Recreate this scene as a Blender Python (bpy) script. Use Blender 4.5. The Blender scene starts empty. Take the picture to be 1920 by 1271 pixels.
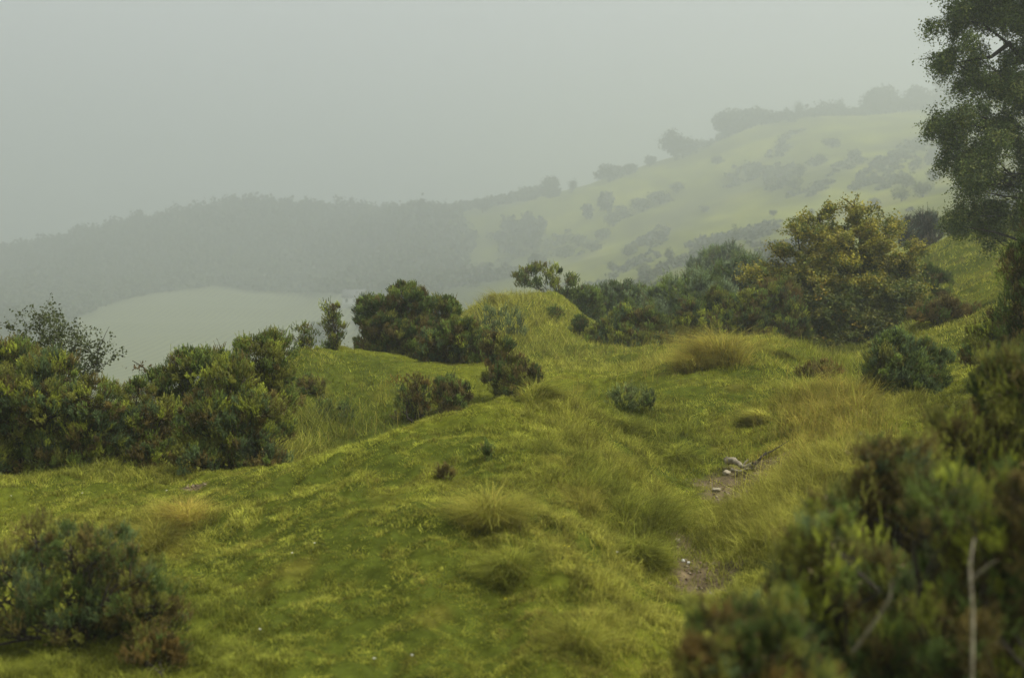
import bpy, bmesh, math, random
import numpy as np
from mathutils import Vector

DEBUG = False
rng = np.random.default_rng(11)
random.seed(11)
R = math.radians
C = bpy.context.scene.collection

# ---------------------------------------------------------------- camera model (photo pixels 1920 x 1271)
F, CX, CY, VH = 2318.0, 960.0, 635.5, 400.0
PITCH = math.atan((CY - VH) / F)
cp, sp = math.cos(PITCH), math.sin(PITCH)

def ray(u, v):
    a = (u - CX) / F
    b = (CY - v) / F
    return np.array([a, cp + b * sp, b * cp - sp])

def at(u, v, Y):
    d = ray(u, v)
    return d * (Y / d[1])

def px(Y):            # metres per photo pixel at distance Y
    return Y / F

# ---------------------------------------------------------------- noise
_perm = rng.permutation(512).astype(np.int64)
_val = rng.random(512)
def _h(ix, iy):
    return _val[(_perm[(ix & 511)] + iy * 7) & 511]
def vnoise(x, y):
    ix = np.floor(x).astype(np.int64); iy = np.floor(y).astype(np.int64)
    fx = x - ix; fy = y - iy
    fx = fx * fx * (3 - 2 * fx); fy = fy * fy * (3 - 2 * fy)
    return (_h(ix, iy) * (1 - fx) + _h(ix + 1, iy) * fx) * (1 - fy) + (_h(ix, iy + 1) * (1 - fx) + _h(ix + 1, iy + 1) * fx) * fy
def fbm(x, y, s, o=4):
    t = 0; a = 1; n = 0
    x = np.asarray(x, float) * s + 71.3; y = np.asarray(y, float) * s + 39.1
    for k in range(o):
        t = t + a * (vnoise(x, y) * 2 - 1); n += a
        a *= .5
        x, y = x * 1.62 - y * 1.18 + 13.7, x * 1.18 + y * 1.62 - 5.1
    return t / n
def sstep(a, b, x):
    t = np.clip((x - a) / (b - a), 0, 1)
    return t * t * (3 - 2 * t)

# ---------------------------------------------------------------- terrain
def FY(Y):            # beyond the near hillside the land lies much farther off
    Y = np.asarray(Y, float)
    return Y * (1 + .8 * sstep(42, 120, Y))
CP = []   # (u, Y, v)
for u in (-500, 0, 500, 960, 1500, 2000, 2500):
    CP += [(u, 2.0, 3240), (u, 4.5, 1662)]
CP += [(-300,6.5,1290),(100,6.5,1285),(500,6.5,1275),(960,6.5,1262),(1250,6.5,1292),(1500,6.5,1262),(1900,6.5,1190),(2300,6.5,1150)]
CP += [(-300,8,1135),(0,8,1128),(350,8,1118),(600,8,1085),(800,8,1055),(960,8,1052),(1120,8,1085),(1280,8,1160),(1400,8,1130),(1500,8,1075),(1800,8,990),(2300,8,940)]
CP += [(-300,10,990),(0,10,988),(300,10,982),(450,10,960),(600,10,915),(750,10,888),(900,10,872),(1000,10,878),(1120,10,925),(1260,10,1006),(1370,10,1004),(1500,10,935),(1800,10,860),(2300,10,780)]
CP += [(-300,12,902),(0,12,897),(250,12,893),(400,12,884),(520,11.6,868),(600,11.6,845),(700,11.8,815),(800,12,788),(900,12.4,765),(1000,12.8,760),(1080,13.4,757),(1150,12,838),(1260,12,890),(1380,12,896),(1500,12,845),(1700,12,790),(1900,12,740),(2300,12,670)]
CP += [(1200,14,775),(1300,13.5,812)]
CP += [(520,13.3,905),(600,13.5,915),(700,14,885),(800,14.3,850),(880,14.8,822),(960,15.2,795),(1040,15.5,775),(640,15.5,860),(560,15.5,872),(760,16.5,810)]
CP += [(560,19,684),(620,20,666),(680,21,664),(780,21,676),(600,17.9,748),(700,18.2,737),(800,18.7,714),(650,24,690),(700,27,720),(860,20,685)]
CP += [(540,19.5,674),(505,20,715),(575,19.3,668),(560,17,770)]
CP += [(900,19,702),(1000,18.5,705),(1060,17.5,722),(1130,15,770),(1130,20,690)]
CP += [(1000,31,553),(930,31,568),(870,30,590),(1060,31,567),(1110,30,612),(1000,27,598),(900,25,652),(960,23,668),(1050,23,672),(1130,24,664),(1000,36,605),(900,37,640),(1100,36,620)]
CP += [(1200,17,706),(1300,18,676),(1380,19,646),(1480,20,650),(1560,20,680),(1200,22,672),(1300,24,656),(1450,25,650),(1300,14.5,752),(1450,14.5,748),(1550,14.5,748),(1700,15,748),(1620,22,672),(1600,28,650)]
CP += [(1700,22,635),(1800,22,602),(1700,28,600),(1800,28,560),(1780,34,515),(1850,38,452),(1790,40,440),(1900,38,430),(1700,36,530),(1930,22,560),(1900,15,660),(2300,15,560),(2300,22,440),(2300,38,330),(2300,80,250),(2300,150,180)]
CP += [(1720,50,520),(1850,52,480),(1450,34,585),(1300,34,602),(1200,34,620),(1400,42,580)]
CP += [(1100,60,610),(1300,60,570),(1450,60,545),(1650,65,500),(1250,95,535),(1500,90,482),(1700,85,462),(1850,90,415),(1250,150,488),(1500,150,425),(1700,150,372),(1850,150,330),(1100,150,545),(900,160,580)]
CP += [(1850,260,240),(1700,260,275),(1500,260,305),(1300,260,372),(1100,260,440),(900,260,495),(700,260,525)]
CP += [(2300,380,120),(1900,380,172),(1800,380,188),(1600,370,218),(1450,360,232),(1390,358,246),(1300,350,292),(1200,345,318),(1110,340,352),(1000,340,380),(900,340,400),(700,345,422),(500,350,418),(350,350,440),(150,360,462),(0,370,482),(-400,380,520)]
CP += [(2300,500,180),(1800,500,232),(1300,500,345),(900,500,430),(500,500,455),(0,500,505),(-400,500,530)]
CP += [(u, 1150, 432) for u in (-400, 200, 800, 1400, 2300)]
CP += [(-300,18,950),(0,15,915),(300,15,893),(450,15,885),(0,20,950),(300,20,880),(480,20,800),(0,40,900),(300,40,870),(600,30,780),(600,45,745),(800,45,690),(0,80,790),(300,80,785),(600,80,715),(-300,80,800),(0,150,705),(300,150,708),(600,150,672),(900,60,670),(900,95,630),(-300,150,710)]
CP += [(0,200,645),(300,200,637),(600,200,622),(0,270,580),(300,270,572),(550,270,563),(0,320,528),(500,320,488),(250,320,505),(-300,320,560)]
_c = np.array([(math.atan((u - CX) / F), *(lambda p: (math.hypot(p[0], p[1]), p[2]))(at(u, v, float(FY(Y))))) for u, Y, v in CP])
AS = 2.6
_P = np.c_[_c[:, 0] * AS, np.log(_c[:, 1])]
_g = _c[:, 2] / (_c[:, 1] + 10)
def _U(d2): return .5 * d2 * np.log(d2 + 1e-12)
_n = len(_P)
_K = _U(((_P[:, None] - _P[None]) ** 2).sum(-1)) + np.eye(_n) * 1e-4
_A = np.zeros((_n + 3, _n + 3)); _A[:_n, :_n] = _K
_A[:_n, _n] = 1; _A[:_n, _n + 1:] = _P; _A[_n, :_n] = 1; _A[_n + 1:, :_n] = _P.T
_w = np.linalg.solve(_A, np.r_[_g, 0, 0, 0])
AZC = R(31)
def base_z(az, r):
    a = np.clip(az, -AZC, AZC) * AS; l = np.log(np.clip(r, 1.8, 2150))
    out = np.empty(a.size)
    a = a.ravel(); l = l.ravel()
    for i in range(0, a.size, 40000):
        q = np.c_[a[i:i+40000], l[i:i+40000]]
        d2 = (q[:, :1] - _P[:, 0]) ** 2 + (q[:, 1:] - _P[:, 1]) ** 2
        out[i:i+40000] = _U(d2) @ _w[:_n] + _w[_n] + q @ _w[_n + 1:]
    return out.reshape(np.shape(az)) * (np.asarray(r) + 10)

az_in = np.arange(-31, 31.001, .18)
az_l = np.array([-180, -160, -140, -120, -105, -92, -80, -70, -62, -55, -49, -44, -40, -37, -34.5, -32.5])
AZ = np.radians(np.r_[az_l, az_in, -az_l[::-1]])
RR = np.exp(np.arange(math.log(.4), math.log(2070), .0085))
A2, R2 = np.meshgrid(AZ, RR)
X2, Y2 = R2 * np.sin(A2), R2 * np.cos(A2)
Z2 = base_z(A2, R2)
back = sstep(R(60), R(150), np.abs(A2))
Z2 = Z2 * (1 - back) + back * (-2.45 + .0 * R2)
near = 1 - sstep(35, 60, R2)
far = sstep(100, 200, R2)
lump = fbm(X2, Y2, .8, 3) * .12 + fbm(X2 + 50, Y2, 2.4, 3) * .075 + fbm(X2, Y2 + 50, 6, 2) * .042
terr = np.maximum(0, fbm(X2 * .6, Y2 * 1.5, 1.1, 3)) * .10
Z2 = Z2 + near * (lump + terr * sstep(11, 14, R2)) * sstep(1, 4, R2)
Z2 = Z2 + near * sstep(14, 20, R2) * fbm(X2, Y2, .35, 3) * .12
Z2 = Z2 + far * fbm(X2, Y2, .017, 5) * 3.2 * sstep(180, 450, R2)
ZG = Z2.copy()
_lr0, _dlr = math.log(.4), .0085
def gz(x, y):
    x = np.asarray(x, float); y = np.asarray(y, float)
    r = np.hypot(x, y); a = np.arctan2(x, y)
    fi = np.clip((np.log(np.maximum(r, .41)) - _lr0) / _dlr, 0, len(RR) - 1.001)
    fj = np.interp(a, AZ, np.arange(len(AZ))); fj = np.clip(fj, 0, len(AZ) - 1.001)
    i = fi.astype(int); j = fj.astype(int); s = fi - i; t = fj - j
    return (ZG[i, j] * (1 - s) + ZG[i + 1, j] * s) * (1 - t) + (ZG[i, j + 1] * (1 - s) + ZG[i + 1, j + 1] * s) * t
def gp(u, Y):
    x = (u - CX) / F * Y / (cp + 0.0) ; x = (u - CX) / F * Y
    return np.array([x, Y, float(gz(x, Y))])
def hit(u, v, y0=4.5):
    d = ray(u, v); Y = np.exp(np.arange(math.log(y0), math.log(2000), .004))
    P = d[None] * (Y / d[1])[:, None]
    b = P[:, 2] < gz(P[:, 0], P[:, 1])
    k = int(np.argmax(b)) if b.any() else len(Y) - 1
    return np.array([P[k, 0], P[k, 1], float(gz(P[k, 0], P[k, 1]))])

# ---------------------------------------------------------------- materials
def nodes(name):
    m = bpy.data.materials.new(name); m.use_nodes = True
    nt = m.node_tree; nt.nodes.clear()
    return m, nt, nt.nodes.new
def leaf_mat(name, rough=.6, trans=.3, var=.25, scale=30, spec=.25):
    m, nt, N = nodes(name)
    out = N('ShaderNodeOutputMaterial'); at_ = N('ShaderNodeAttribute'); at_.attribute_name = 'tint'
    geo = N('ShaderNodeNewGeometry'); no = N('ShaderNodeTexNoise'); no.inputs['Scale'].default_value = scale
    no.inputs['Detail'].default_value = 2
    nt.links.new(geo.outputs['Position'], no.inputs['Vector'])
    mr = N('ShaderNodeMapRange'); mr.inputs['From Min'].default_value = .3; mr.inputs['From Max'].default_value = .7
    mr.inputs['To Min'].default_value = 1 - var; mr.inputs['To Max'].default_value = 1 + var
    nt.links.new(no.outputs['Fac'], mr.inputs['Value'])
    mu = N('ShaderNodeVectorMath'); mu.operation = 'SCALE'
    nt.links.new(at_.outputs['Color'], mu.inputs[0]); nt.links.new(mr.outputs['Result'], mu.inputs['Scale'])
    p = N('ShaderNodeBsdfPrincipled'); p.inputs['Roughness'].default_value = rough
    p.inputs['Specular IOR Level'].default_value = spec
    tr = N('ShaderNodeBsdfTranslucent'); mx = N('ShaderNodeMixShader'); mx.inputs['Fac'].default_value = trans
    nt.links.new(mu.outputs[0], p.inputs['Base Color']); nt.links.new(mu.outputs[0], tr.inputs['Color'])
    nt.links.new(p.outputs[0], mx.inputs[1]); nt.links.new(tr.outputs[0], mx.inputs[2])
    nt.links.new(mx.outputs[0], out.inputs['Surface'])
    return m
def rough_mat(name, c1, c2, scale=8, bump=.4, rough=.85, attr=False, bscale=None):
    m, nt, N = nodes(name)
    out = N('ShaderNodeOutputMaterial'); p = N('ShaderNodeBsdfPrincipled')
    p.inputs['Roughness'].default_value = rough; p.inputs['Specular IOR Level'].default_value = .2
    geo = N('ShaderNodeNewGeometry'); no = N('ShaderNodeTexNoise'); no.inputs['Scale'].default_value = scale
    no.inputs['Detail'].default_value = 8; no.inputs['Roughness'].default_value = .65
    nt.links.new(geo.outputs['Position'], no.inputs['Vector'])
    cr = N('ShaderNodeValToRGB'); cr.color_ramp.elements[0].position = .35; cr.color_ramp.elements[1].position = .68
    cr.color_ramp.elements[0].color = (*c1, 1); cr.color_ramp.elements[1].color = (*c2, 1)
    nt.links.new(no.outputs['Fac'], cr.inputs['Fac'])
    src = cr.outputs['Color']
    if attr:
        at_ = N('ShaderNodeAttribute'); at_.attribute_name = 'tint'
        mu = N('ShaderNodeMix'); mu.data_type = 'RGBA'; mu.blend_type = 'MULTIPLY'; mu.inputs['Factor'].default_value = 1
        nt.links.new(at_.outputs['Color'], mu.inputs['A']); nt.links.new(src, mu.inputs['B'])
        src = mu.outputs['Result']
    nt.links.new(src, p.inputs['Base Color'])
    b = N('ShaderNodeBump'); b.inputs['Strength'].default_value = bump; b.inputs['Distance'].default_value = .03
    nt.links.new(no.outputs['Fac'], b.inputs['Height']); nt.links.new(b.outputs[0], p.inputs['Normal'])
    nt.links.new(p.outputs[0], out.inputs['Surface'])
    return m
M_LEAF = leaf_mat('leaf_surface', .6, .3, .22, 14)
M_GRASS = leaf_mat('grass_blade', .8, .42, .32, 4, .03)
M_BARK = rough_mat('bark', (.022, .018, .012), (.075, .062, .045), 30, .6)
M_PALE = rough_mat('weathered_wood', (.14, .12, .08), (.34, .30, .21), 25, .6)
M_GROUND = rough_mat('turf_and_soil', (.55, .55, .55), (1.3, 1.3, 1.3), 9, .7, .95, True); M_GROUND.node_tree.nodes['Principled BSDF'].inputs['Specular IOR Level'].default_value = 0
M_STONE = rough_mat('chalky_stone', (.20, .17, .11), (.36, .32, .23), 40, .5)
M_FLINT = rough_mat('white_flint', (.6, .6, .58), (.85, .85, .83), 60, .4)
M_FLOWER = leaf_mat('petal', .5, .3, .05, 10)
M_WALL = rough_mat('white_render', (.6, .6, .58), (.72, .72, .7), 2, .1)
M_ROOF = rough_mat('slate_roof', (.08, .08, .085), (.14, .14, .14), 3, .2)

# ---------------------------------------------------------------- mesh building
def link(name, V, T, cols=None, mat=None, parent=None, smooth=False, quads=False):
    me = bpy.data.meshes.new(name)
    V = np.ascontiguousarray(V, dtype=np.float32).reshape(-1, 3); T = np.ascontiguousarray(T, dtype=np.int32)
    k = T.shape[1]
    off = np.zeros(3)
    o = bpy.data.objects.new(name, me)
    if parent is not None:
        o.parent = parent; off = np.array(parent.location)
        p = parent.parent
        while p is not None:
            off = off + np.array(p.location); p = p.parent
        V = V - off.astype(np.float32)
    me.vertices.add(len(V)); me.vertices.foreach_set('co', V.ravel())
    me.loops.add(T.size); me.loops.foreach_set('vertex_index', T.ravel())
    me.polygons.add(len(T)); me.polygons.foreach_set('loop_start', np.arange(0, T.size, k, dtype=np.int32))
    me.polygons.foreach_set('loop_total', np.full(len(T), k, dtype=np.int32))
    if smooth: me.polygons.foreach_set('use_smooth', np.ones(len(T), dtype=bool))
    me.update(calc_edges=True)
    if cols is not None:
        a = me.attributes.new('tint', 'FLOAT_COLOR', 'POINT')
        c = np.ones((len(V), 4), dtype=np.float32); c[:, :3] = cols
        a.data.foreach_set('color', c.ravel())
    if mat: me.materials.append(mat)
    C.objects.link(o)
    return o
def tag(o, label=None, cat=None, group=None, kind=None):
    if label: o['label'] = label
    if cat: o['category'] = cat
    if group: o['group'] = group
    if kind: o['kind'] = kind
    return o
def empty(name, loc):
    o = bpy.data.objects.new(name, None); C.objects.link(o); o.location = tuple(float(c) for c in loc)
    o.empty_display_size = .2
    return o
def norm(v):
    return v / np.maximum(np.linalg.norm(v, axis=-1, keepdims=True), 1e-9)
def rdir(n, r=None):
    return norm((r or rng).normal(size=(n, 3)))
class Tris:
    def __init__(s): s.V = []; s.T = []; s.C = []; s.n = 0
    def add(s, V, T, c):
        V = np.asarray(V, float).reshape(-1, 3)
        s.V.append(V); s.T.append(np.asarray(T) + s.n); s.C.append(np.broadcast_to(c, (len(V), 3))); s.n += len(V)
    def build(s, name, mat, parent=None, smooth=False):
        return link(name, np.concatenate(s.V), np.concatenate(s.T), np.concatenate(s.C), mat, parent, smooth)
def shoots(B, P, D, L, col, nsp, sl, sw):
    """spiny shoots: thin axis and short spines set around it"""
    n = len(P); D = norm(D)
    a = norm(np.cross(D, np.array([.31, .52, .79]))); b = np.cross(D, a)
    k = np.arange(nsp); t = (k + .5) / nsp; ph = k * 2.399
    ph = ph[None] + rng.random((n, 1)) * 6.28
    rad = a[:, None] * np.cos(ph)[..., None] + b[:, None] * np.sin(ph)[..., None]
    tt = t[None, :, None]
    base = P[:, None] + D[:, None] * (tt * L[:, None, None])
    sd = norm(D[:, None] * (.55 + .9 * tt) + rad * (1.05 - .55 * tt))
    ln = sl * (1.1 - .45 * t)[None, :, None] * (.7 + .6 * rng.random((n, nsp, 1)))
    tip = base + sd * ln
    w = norm(np.cross(sd, D[:, None] + rad * .3 + 1e-3)) * sw * .5
    V = np.stack([base - w, base + w, tip], 2).reshape(-1, 3)
    T = np.arange(len(V)).reshape(-1, 3)
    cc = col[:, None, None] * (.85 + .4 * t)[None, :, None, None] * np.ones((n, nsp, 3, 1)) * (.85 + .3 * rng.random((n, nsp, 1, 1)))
    B.add(V, T, cc.reshape(-1, 3))
    w = a * sw * .6
    V = np.stack([P - w, P + w, P + D * L[:, None]], 1).reshape(-1, 3)
    B.add(V, np.arange(len(V)).reshape(-1, 3), np.repeat(col * .8, 3, 0))
def leaves(B, P, N, size, col, aspect=.7, droop=None):
    """one folded rhombic leaf per point"""
    n = len(P); N = norm(N)
    a = norm(np.cross(N, rdir(n)))
    if droop is not None: a = norm(a * (1 - droop) + np.array([0, 0, -1.]) * droop)
    b = norm(np.cross(N, a))
    s = (size * (.65 + .7 * rng.random(n)))[:, None]
    p0 = P; p2 = P + a * s; w = b * s * aspect * .5
    m = P + a * s * .45 + N * s * .1
    V = np.stack([p0, m + w, p2, m - w], 1).reshape(-1, 3)
    i = np.arange(n)[:, None] * 4
    T = np.concatenate([i + [0, 1, 2], i + [0, 2, 3]])
    B.add(V, T, np.repeat(col, 4, 0))
def tube(B, pts, rads, col=(1, 1, 1), sides=6):
    pts = np.asarray(pts, float); n = len(pts)
    d = norm(np.gradient(pts, axis=0)); ref = np.array([.3, .9, .2]) if abs(d[0, 2]) > .6 else np.array([0, 0, 1.])
    a = norm(np.cross(d, ref)); b = np.cross(d, a)
    ph = np.arange(sides) * 2 * math.pi / sides
    V = pts[:, None] + (a[:, None] * np.cos(ph)[None, :, None] + b[:, None] * np.sin(ph)[None, :, None]) * np.asarray(rads)[:, None, None]
    T = []
    for i in range(n - 1):
        for j in range(sides):
            p, q = i * sides + j, i * sides + (j + 1) % sides
            T += [(p, q, q + sides), (p, q + sides, p + sides)]
    B.add(V.reshape(-1, 3), np.array(T), col)
def limb(a, b, n=6, sag=0., wob=.06, up=.3):
    a = np.asarray(a, float); b = np.asarray(b, float); L = np.linalg.norm(b - a)
    t = np.linspace(0, 1, n)[:, None]
    c = a + (b - a) * np.array([.35, .35, .35 + up])
    p = (1 - t) ** 2 * a + 2 * t * (1 - t) * c + t * t * b
    w = rng.normal(size=(n, 3)) * L * wob; w[0] = 0; w[-1] = 0
    return p + w - np.array([0, 0, sag]) * (t * (1 - t)) * 4

G_DARK = (.080, .115, .024); G_MID = (.140, .185, .034); G_BLUE = (.098, .138, .050); G_YEL = (.27, .30, .038)
G_OLIVE = (.190, .195, .034); G_BROWN = (.135, .105, .028); G_RUST = (.17, .115, .028)


def lobes_box(Y, u0, u1, vt, vb, n, flat=.9, depth=1.0, seed=0, jit=.5, prof=.5):
    """rounded lumps filling a mound-shaped outline"""
    r = np.random.default_rng(seed * 7 + 3)
    out = []; m = px(Y); W = (u1 - u0) * m; H = (vb - vt) * m
    for i in range(n):
        s = (i + .5) / n * 2 - 1 if n > 1 else 0
        s += r.uniform(-.4, .4) / n
        top = 1 - abs(s) ** 2.2 * prof
        Ht = H * top * r.uniform(.86, 1.04)
        rad0 = min(W / (n + .4) * r.uniform(.62, .82), Ht * .5)
        lev = max(1, int(round(Ht / (1.25 * rad0))))
        for q in range(lev):
            rad = rad0 * r.uniform(.88, 1.15)
            f = q / max(lev - 1, 1) if lev > 1 else 0
            zc = (Ht - rad * flat) * (1 - f) + rad * .5 * f
            u = (u0 + u1) / 2 + s * (u1 - u0) / 2 * (1 - rad / W * 1.1) + r.uniform(-.25, .25) * rad / m
            dy = r.uniform(-jit, jit) * W * .35 * depth - f * rad * .35
            out.append((at(u, vb - zc / m, Y + dy), np.array([rad, rad * depth, rad * flat])))
    return out

def gorse(name, label, cat, Y, lobes, ubase, pal, group=None, puff=.075, dens=1.0, ns=30, nsp=10, shoot=.055, stems=True,
          spine=None, parent_z=None, fill=1.0, up=.55, stemmat=None, tall=0):
    base = gp(ubase, Y)
    root = empty(name, base); tag(root, label, cat, group)
    B = Tris(); S = Tris()
    lo = []
    for k, (c, rd) in enumerate(lobes):
        area = 4 * math.pi * ((rd[0] * rd[1]) ** 1.6 / 3 + 2 * (rd[0] * rd[2]) ** 1.6 / 3) ** (1 / 1.6)
        npf = max(4, int(area / (puff * puff * 2.3) * dens))
        d = rdir(npf); d[:, 2] = np.where(d[:, 2] < -.35, -d[:, 2], d[:, 2]); 
        q = rng.random(npf) ** .22 * .35 + .68
        q[rng.random(npf) < .15] *= .7
        q[rng.random(npf) < .10] *= 1.14
        pc = c + d * rd * q[:, None]
        g = gz(pc[:, 0], pc[:, 1]); pc[:, 2] = np.maximum(pc[:, 2], g + puff * .3)
        pi = rng.choice(len(pal), npf, p=np.array([w for _, w in pal]) / sum(w for _, w in pal))
        # neighbouring puffs tend to share a colour
        nf = fbm(pc[:, 0] * 1.3 + pc[:, 2], pc[:, 1] + pc[:, 2] * 1.7, 2.2, 2)
        pi = np.where(rng.random(npf) < .45, ((nf + .6) / 1.2 * len(pal)).clip(0, len(pal) - 1).astype(int), pi)
        pcol = np.array([c_ for c_, _ in pal])[pi] * (rng.uniform(.6, 1.55, (npf, 1)))
        od = norm(d / rd * min(rd))
        od[:, 2] += up; od = norm(od)
        # dead spines and old growth filling the inside
        nfill = int(20 * fill)
        fp = c + (pc - c)[:, None] * rng.uniform(.35, .95, (npf, nfill, 1)) + rng.normal(size=(npf, nfill, 3)) * puff * .45
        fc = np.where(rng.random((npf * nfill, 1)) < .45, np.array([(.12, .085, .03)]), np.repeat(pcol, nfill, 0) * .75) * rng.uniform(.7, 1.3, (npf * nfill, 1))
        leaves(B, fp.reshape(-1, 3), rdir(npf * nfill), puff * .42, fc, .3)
        m = ns
        dd = norm(od[:, None] * .9 + np.array([0, 0, .35]) + rdir(npf * m).reshape(npf, m, 3) * .62)
        pd = rdir(npf * m).reshape(npf, m, 3) * (rng.random((npf, m, 1)) ** .4)
        ps = rng.uniform(.45, 1.5, (npf, 1, 1)); pr = puff * ps
        st = pc[:, None] + pd * pr * .85
        dd = norm(dd + np.array([0, 0, .25]))
        L = shoot * rng.uniform(.5, 1.25, npf * m) * np.repeat(ps.ravel() ** .5, m)
        lng = rng.random(npf * m) < .03 + tall
        L = np.where(lng, L * 1.9, L)
        col = np.repeat(pcol, m, 0) * rng.uniform(.8, 1.25, (npf * m, 1))
        old = rng.random(npf * m) < .06
        col[old] = np.array(G_BROWN)
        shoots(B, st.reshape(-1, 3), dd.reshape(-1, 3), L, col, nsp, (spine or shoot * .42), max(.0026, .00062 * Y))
        if stems:
            rr = max(.009, float(np.mean(rd)) * .045)
            pts = limb(base + rng.normal(size=3) * [.05, .05, 0] + [0, 0, -.05], c, 7, 0, .05)
            tube(S, pts, np.linspace(rr * 1.6, rr * .7, 7))
            for j in rng.choice(npf, min(npf, 16), replace=False):
                p0 = pts[rng.integers(3, 7)]
                tube(S, limb(p0, pc[j], 5, 0, .06, .1), np.linspace(rr * .6, rr * .18, 5), sides=4)
    B.build('foliage', M_LEAF, root)
    if stems: S.build('stems', stemmat or M_BARK, root)
    return root

GREEN = [(G_DARK, 3), (G_MID, 4), (G_OLIVE, 2), (G_YEL, 1.2), (G_BROWN, 1)]
BLUEG = [(G_BLUE, 5), (G_MID, 2), (G_DARK, 2), (G_OLIVE, .6)]
BROWNG = [(G_BROWN, 3), (G_OLIVE, 3), (G_DARK, 2), (G_RUST, 1)]
MIXED = [(G_MID, 3), (G_BROWN, 2.2), (G_BLUE, 1.4), (G_YEL, 1.5), (G_OLIVE, 2.5)]
DARKG = [(G_DARK, 5), (G_MID, 1.5), (G_BROWN, 1.5)]
PALEB = [((.17, .215, .11), 4), (G_MID, 2), (G_BLUE, 2)]

def gb(label, Y, u0, u1, vt, vb, n, pal, seed, cat='gorse bush', name='gorse_bush', **k):  # photo outline u0..u1, vt..vb at distance Y
    if Y is None: Y = float(hit((u0 + u1) / 2, vb)[1])
    if DEBUG:
        g = gp(max(0, min(1900, (u0 + u1) / 2)), Y); print('GB', label[:40], 'vb', vb, 'ground v', int(VH - g[2] / Y * F))
    kw = dict(flat=.9, depth=.9); kw.update({q: k.pop(q) for q in ('flat', 'depth', 'prof') if q in k})
    return gorse(name, label, cat, Y, lobes_box(Y, u0, u1, vt, vb, n, seed=seed, **kw), (u0 + u1) / 2 if 'ub' not in k else k.pop('ub'), pal, **k)

LH = 'gorse bushes of the left hedge'
gb('broad tall gorse mound at the left edge below wispy bare-tipped twigs', 12.8, -170, 222, 618, 892, 5, MIXED, 1, group=LH)
gb('rusty tinged low gorse filling the gap right of the tall left-edge mound', 12.9, 190, 335, 722, 885, 3, MIXED, 2, group=LH)
gb('rounded dark gorse with a flat domed top seen against the pale field', 13.9, 272, 465, 628, 850, 3, GREEN, 3, group=LH)
gb('yellowish green gorse with a high round knob at the right end of the hedge', 13.8, 425, 560, 598, 830, 2, GREEN, 4, group=LH)
gb('front gorse of the left hedge with tall grass stalks at its foot', 12.2, 330, 530, 672, 893, 3, MIXED, 5, group=LH)
gb('small brownish gorse sprig in the dip just right of the left hedge', 17.9, 560, 606, 706, 748, 1, BROWNG, 6, puff=.07, cat='gorse sprig')
gb('thin upright gorse sprig alone on the grass edge before the pale field', 19.8, 548, 600, 602, 664, 2, GREEN, 7, puff=.08, dens=.35, ns=16, cat='gorse sprig', tall=.05)
gb('sparse tall gorse sprig leaning beside the white house in the valley', 20.8, 604, 646, 566, 662, 2, GREEN, 8, puff=.09, dens=.35, ns=18, tall=.1, cat='gorse sprig')
gb('large dark green gorse standing behind the rounded grass hump', 22.5, 655, 858, 540, 688, 5, DARKG + [(G_OLIVE, 1.5)], 9, flat=.95, prof=.22, puff=.085, shoot=.065)
gb('mottled brown and green gorse at the right foot of the large dark one', 20.5, 780, 938, 590, 692, 4, MIXED, 10)
gb('dark brown stepped gorse standing alone on the crest of the grass ridge', 16.3, 912, 1018, 658, 772, 3, BROWNG, 11, dens=1.2)
gb('narrow gorse with a leaning dark top rising behind the stepped brown one', 17.4, 903, 966, 622, 720, 2, BROWNG + [(G_BLUE, 1)], 12)
gb('spindly brown tipped gorse in the hollow behind the grass ridge', 17.0, 738, 812, 690, 782, 3, BROWNG, 13, puff=.08, dens=.45, ns=18, tall=.08)
gb('dark bristly gorse just beyond the crest beside the spindly one', 16.9, 812, 882, 700, 792, 2, DARKG + [(G_BROWN, 3)], 14, puff=.08, dens=.8, tall=.12)
gb('umbrella shaped open gorse on the summit of the round hillock', 33, 955, 1082, 498, 540, 5, GREEN, 15, puff=.13, dens=.5, fill=.4, shoot=.09, ub=1050, flat=.6, prof=.75)
gb('grey green gorse sloping down the right shoulder of the hillock', 33.5, 1045, 1140, 535, 600, 3, [(G_DARK, 2), (G_MID, 3), (G_BLUE, 2)], 16, puff=.16, shoot=.12)
gb('blue green dome of gorse beyond the hillock', 36, 1096, 1232, 518, 612, 3, PALEB + [(G_DARK, 1)], 17, puff=.18, shoot=.13)
RB = 'gorse bushes of the bank left of the hawthorn'
gb('leftmost gorse of the bank, blue green with yellow tips, beside the hillock', 25.5, 1105, 1248, 566, 672, 3, MIXED + [(G_BLUE, 3)], 18, group=RB, puff=.10, shoot=.075)
gb('olive and brown gorse in the middle of the bank above the orange tussock', 26, 1226, 1352, 566, 658, 3, MIXED, 19, group=RB, puff=.10, shoot=.075)
gb('thick mixed green gorse of the bank touching the hawthorn', 26.5, 1336, 1518, 538, 660, 4, MIXED, 20, group=RB, puff=.10, shoot=.075)
gb('tall reddish brown crowned gorse rising above the thick one by the hawthorn', 28, 1390, 1495, 516, 640, 2, BROWNG + [(G_MID, 3)], 21, group=RB, puff=.105, shoot=.08)
gb('dark gorse of the bank with brown hollow between the olive and the thick ones', 27.5, 1270, 1405, 536, 645, 3, GREEN, 22, group=RB, puff=.105, shoot=.08)
gb('pale spiky gorse along the back of the bank against the misty slope', 35, 1210, 1375, 510, 605, 5, PALEB, 23, group=RB, puff=.17, shoot=.17, tall=.25)
gb('grey spiky gorse climbing from the pale one towards the hawthorn top', 37, 1320, 1470, 482, 590, 4, PALEB + [(G_DARK, 2)], 24, group=RB, puff=.18, shoot=.18, tall=.25)
gb('faint grey green bush half lost in mist behind the spiky gorse', 62, 1285, 1420, 468, 540, 4, PALEB, 25, puff=.32, shoot=.25, cat='bush', name='misty_bush')
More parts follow.
